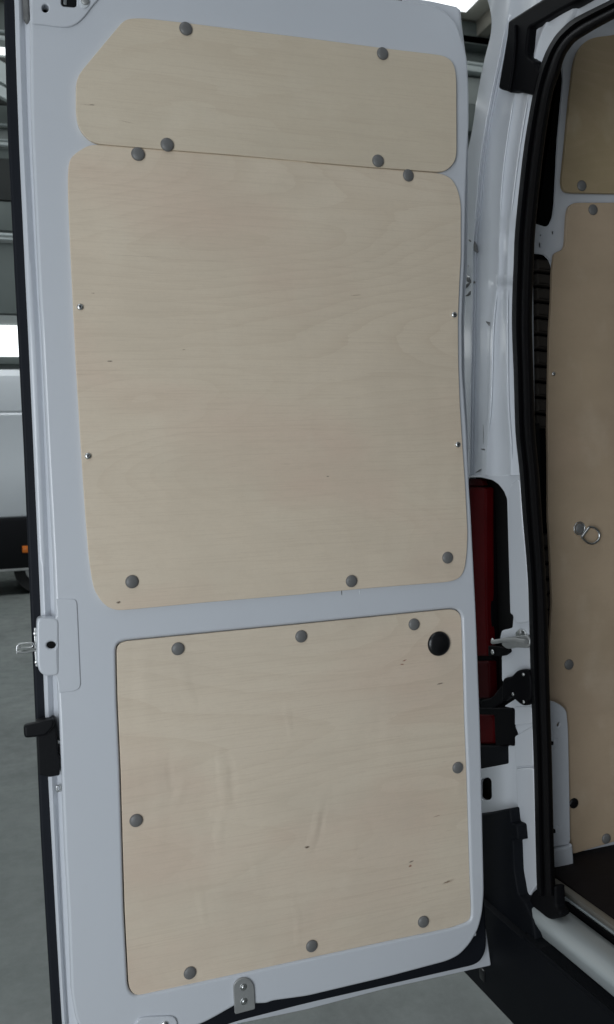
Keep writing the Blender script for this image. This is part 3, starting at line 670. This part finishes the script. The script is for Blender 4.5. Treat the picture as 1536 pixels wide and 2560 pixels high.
# door check strap and hinge
chk = tube('door_check_strap', [on(0, XP-.02, *p) for p in A3((345, 1668), (430, 1655), (560, 1650), (660, 1665))], .0042, M['steel'], van)
plate('strap_bracket', A3((430, 1630), (560, 1615), (655, 1600), (688, 1640), (690, 1700), (660, 1725), (560, 1720), (480, 1735), (428, 1700)), 0, XP-.012, .008, M['steel'], chk, r=5, bev=.002)
plate('strap_tab', A3((560, 1640), (556, 1580), (585, 1552), (630, 1552), (650, 1585), (652, 1640)), 0, XP-.004, .006, M['zinc'], chk, r=5, bev=.001)
link('bolt', dome_mesh('bolt', .005, .003, seg=14, rings=4), M['steel'], chk, loc=on(0, XP-.008, *A3((603, 1572))[0])).rotation_euler = (0, 0, -math.pi/2)
for pp in A3((348, 1655), (348, 1762)):
    o = link('bolt', dome_mesh('bolt', .0048, .003, seg=14, rings=4), M['zinc'], chk, loc=on(0, XP-.012, *pp)); o.rotation_euler = (0, 0, -math.pi/2)
plate('strap_arm', A3((300, 1700), (480, 1720), (490, 1765), (440, 1800), (300, 1800)), 0, XP-.008, .01, M['black'], chk, r=5, bev=.002)
hg = plate('hinge', A3((520, 1990), (560, 1940), (610, 1922), (650, 1930), (690, 1975), (700, 2100), (694, 2220), (650, 2270), (600, 2255), (545, 2205), (500, 2180), (430, 2235), (425, 2110), (440, 2005)), 0, XP-.016, .014, M['black'], van, r=8, bev=.004, label='black door hinge on the pillar')
for pp in A3((635, 1972), (638, 2228), (538, 2158)):
    o = link('bolt', dome_mesh('bolt', .0032, .0022, seg=12, rings=4), M['zinc'], hg, loc=on(0, XP-.0165, *pp)); o.rotation_euler = (0, 0, -math.pi/2)
plate('hinge_arm', A3((230, 2215), (330, 2190), (440, 2060), (450, 2230), (300, 2330), (230, 2340)), 0, XP+.002, .010, M['black'], hg, r=6, bev=.003)
plate('hinge_lower', A4((120, 30), (440, 30), (450, 60), (452, 180), (476, 240), (452, 262), (446, 328), (400, 312), (305, 325), (296, 85), (120, 80), (120, 50)), 0, XP-.002, .008, M['black'], hg, r=4, bev=.002)

# bumper
bump_o = plate('bumper', A4((100, 860), (220, 845), (415, 805), (425, 920), (470, 935), (482, 1060), (440, 1050), (450, 1300), (482, 1480), (530, 1530), (560, 1600), (590, 1660), (620, 1850), (100, 2050)), 0, XP-.025, .05, M['bumper'], van, r=6, bev=.004, label='black plastic rear bumper under the sill')
box('bumper_face', (XP-.040, -.35, .392), (XP+.02, 1.78, .575), M['bumper'], bump_o, .006)
box('bumper_step', (XP-.038, -.35, .570), (XP+.02, 1.35, .580), M['bumper'], bump_o, .002)
for k in range(14):
    box('step_rib', (XP-.0385+k*.0038, -.3, .5795), (XP-.0370+k*.0038, 1.3, .5812), M['bumper'], bump_o)
p = on(0, XP-.0405, 1206, 2436); bm = bmesh.new(); bevbox(bm, (p.x-.002, p.y-.010, p.z-.012), (p.x+.004, p.y+.010, p.z+.012), .003)
link('sensor', from_bm(bm, 'sensor'), M['capblack'], bump_o)

# sill swept along the rear opening
pf = [(.882, .50), (.876, .560), (.868, .590), (.860, .604), (.858, .615), (.864, .624), (.874, .629), (.886, .630), (.905, .628), (.918, .624), (.922, .615), (.927, .613), (.932, .615), (.934, .632), (.945, .634)]
rows = []
for Y in (1.372, 1.366, 1.36, 1.35, 1.2, .9, .6, .3, 0, -.35):
    k = max(0, (Y-1.35)/.022)
    rows.append([(x+.010*k*(1 if x < .89 else 0), Y, z-.012*k*(1 if z > .6 else 0)) for x, z in pf])
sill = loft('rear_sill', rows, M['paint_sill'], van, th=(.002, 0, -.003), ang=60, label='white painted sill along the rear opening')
box('sill_groove_shade', (.922, -.35, .612), (.9315, 1.34, .6305), M['black'], sill, .002)  # black strip filling the groove in place of its shade
box('threshold_strip', (.934, -.35, .634), (.950, 1.40, .643), M['alu'], sill, .002)

# load floor and shell of the load space (keeps its inside dark, as it is)
box('load_floor', (.951, -.35, .60), (3.6, 1.50, .645), M['mat'], van, .002)
box('roof_panel', (XP+.03, -.50, 2.36), (3.7, 1.30, 2.38), M['paint'], van)
box('side_panel', (XP+.045, -.46, .45), (3.7, -.42, 2.358), M['paint'], van)
box('bulkhead', (3.6, -.418, .45), (3.64, 1.60, 2.358), M['wallmid'], van)
def side_row(Y, z):
    return [(XP+.035, Y, z), (XP+.08, min(1.635, Y*(XP+.08)/XP*.999), z), (XP+.17, min(1.635, Y*(XP+.17)/XP*.998), z), (3.7, 1.635, z)]
loft('outer_side_panel', [side_row(Y, z) for Y, z in ((1.2, 2.38), (1.36, 2.345), (1.40, 2.28), (1.425, 2.20), (1.46, 2.10), (1.50, 1.98), (1.55, 1.84), (1.60, 1.62), (1.63, 1.3), (1.635, .8), (1.60, .45))], M['paint'], van, th=(0, .004, 0))

# ---- side wall inside
fr = [(1325, 120), (1345, 60), (1460, -60), (2600, -500), (2600, 2100), (1436, 2150), (1350, 2200)]
h1 = A1((1000, 600), (1010, 750), (960, 1300), (930, 1900), (915, 2030), (880, 2110), (840, 2130), (735, 2097)) + [(1300, 548), (1300, 160)]
h2 = A2((600, 250), (700, 265), (830, 280), (880, 330), (905, 400), (908, 700), (905, 1000), (900, 1500), (895, 1900)) + A3((895, 500), (925, 1000), (925, 1300), (900, 1500), (870, 1700), (700, 1700), (600, 800))
h3 = [A2((780, 170), (797, 170), (795, 222), (781, 222)), A2((900, 68), (918, 66), (916, 96), (902, 98)), A2((790, 98), (802, 98), (802, 112), (790, 112))]
side = plate('side_wall', fr, 1, 1.474, .004, M['paint'], van, holes=[h1, h2]+h3, r=10, bev=.0008, hr=6, label='white inner side frame of the load space')
box('side_cavity_shade', (XP+.10, 1.56, .5), (1.6, 1.57, 2.3), M['dark'], side)  # dark sheet behind the frame openings, painted as their shade
up = A1((1300, 345), (1200, 395), (1130, 500), (1100, 650), (1060, 1000), (1020, 1450), (998, 1640), (995, 1720), (1010, 1775), (1050, 1803), (1484, 1812)) + [(1800, 484), (2400, 470), (2400, -250), (1536, 88)]
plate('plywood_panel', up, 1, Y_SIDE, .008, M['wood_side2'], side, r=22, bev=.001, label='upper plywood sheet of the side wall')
lw = (A1((1484, 1898), (1130, 1898), (1090, 1908), (1060, 1935), (1045, 2000), (1035, 2150)) + A2((1030, 180), (1012, 235), (925, 272), (905, 450), (900, 700), (880, 1000), (870, 1500), (864, 1900))
      + A3((868, 0), (868, 500), (890, 900), (905, 1300), (880, 1700), (868, 2040)) + A4((700, 60), (700, 1188), (920, 1156), (1225, 1064)) + [(2400, 1850), (2400, 470)])
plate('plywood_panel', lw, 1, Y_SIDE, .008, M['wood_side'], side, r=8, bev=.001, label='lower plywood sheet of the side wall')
capm2 = dome_mesh('shaded_cap', .0106, .0045); capm2.materials.append(M['capblack'])  # black copy of the grey cap, its shade put into the colour
for x, y in ((1405, 449), (1432, 507), (1374, 1605), (1464, 2025.5), (1386, 1940), (1400, 1276.5)):
    o = link('cap', (capm2 if x == 1386 else capm), M['cap'], side, loc=on(1, Y_SIDE-.0003, *dpx(x, y))); o.scale = (.98,)*3
o = link('screw', scm, M['zinc'], side, loc=on(1, Y_SIDE-.0003, *dpx(1337.5, 903))); o.scale = (.8,)*3
# lashing ring
cx, cy = 1425*1.035, 1292*1.035
def P(x, y, Y=Y_SIDE-.006): return on(1, Y, x, y)
ring = []
for x, y in dense(A3((1250, 590), (1290, 595), (1325, 620), (1345, 660), (1335, 710), (1290, 745), (1240, 740), (1195, 705), (1178, 685)), 4): ring.append(P(x, y, Y_SIDE-.010))
tube('lashing_ring', ring, .0024, M['zinc'], side, label='zinc lashing ring hanging from its cap')
tube('ring_clamp', [P(*p) for p in A3((1178, 690), (1205, 650), (1252, 588))], .0028, M['zinc'], side)
cc = on(1, Y_SIDE-.002, 1400*1.035, 1276.5*1.035)
tube('cap_rim', [cc+Vector((.0125*math.cos(k*math.pi/12), 0, .0125*math.sin(k*math.pi/12))) for k in range(24)], .0013, M['zinc'], side, closed=True)
# clips on the free edge of the dark duct
M['duct'] = simple('dark_brown_duct', (0.07, 0.06, 0.05), .6, spec=.3)
def ribs(ys, x0, x1, sc, lean):
    for a, b in zip(ys, ys[1:]):
        plate('duct_rib', sc((x0, a+22), (x1, a+22-lean), (x1, b-6-lean), (x0, b-6)), 1, 1.492, .02, M['duct'], side, r=3, bev=.004)
ribs([300, 435, 570, 715, 865, 1020, 1165, 1318, 1465, 1612, 1765, 1910], 765, 912, A2, -18)
ribs([650, 800, 950, 1095, 1235, 1385, 1520], 760, 940, A3, 30)
# white lower trim beside the seal
lt = A4((600, -60), (720, -30), (790, -10), (858, 45), (872, 200), (882, 700), (888, 1085), (600, 1130))
plate('lower_trim', lt, 1, 1.440, .006, M['paint'], side, holes=[A4((783, 165), (795, 142), (806, 148), (802, 172), (790, 178))], r=12, bev=.0024, hr=2, bres=4)
plate('trim_block', A4((640, 1120), (770, 1128), (885, 1100), (903, 1082), (912, 1200), (916, 1448), (780, 1482), (640, 1490)), 1, 1.434, .020, M['paint'], side, r=6, bev=.003)
for pts in (A4((720, 290), (758, 292), (756, 318), (722, 322)), A4((745, 965), (772, 970), (774, 998), (748, 1002))):
    plate('trim_clip', pts, 1, 1.436, .006, M['plastic'], side, r=2, bev=.001)
for pts in (A4((765, 262), (792, 265), (790, 330), (765, 342)), A4((780, 935), (802, 938), (800, 1000), (780, 1008))):
    plate('trim_boss', pts, 1, 1.4388, .003, M['paint'], side, r=3, bev=.001)
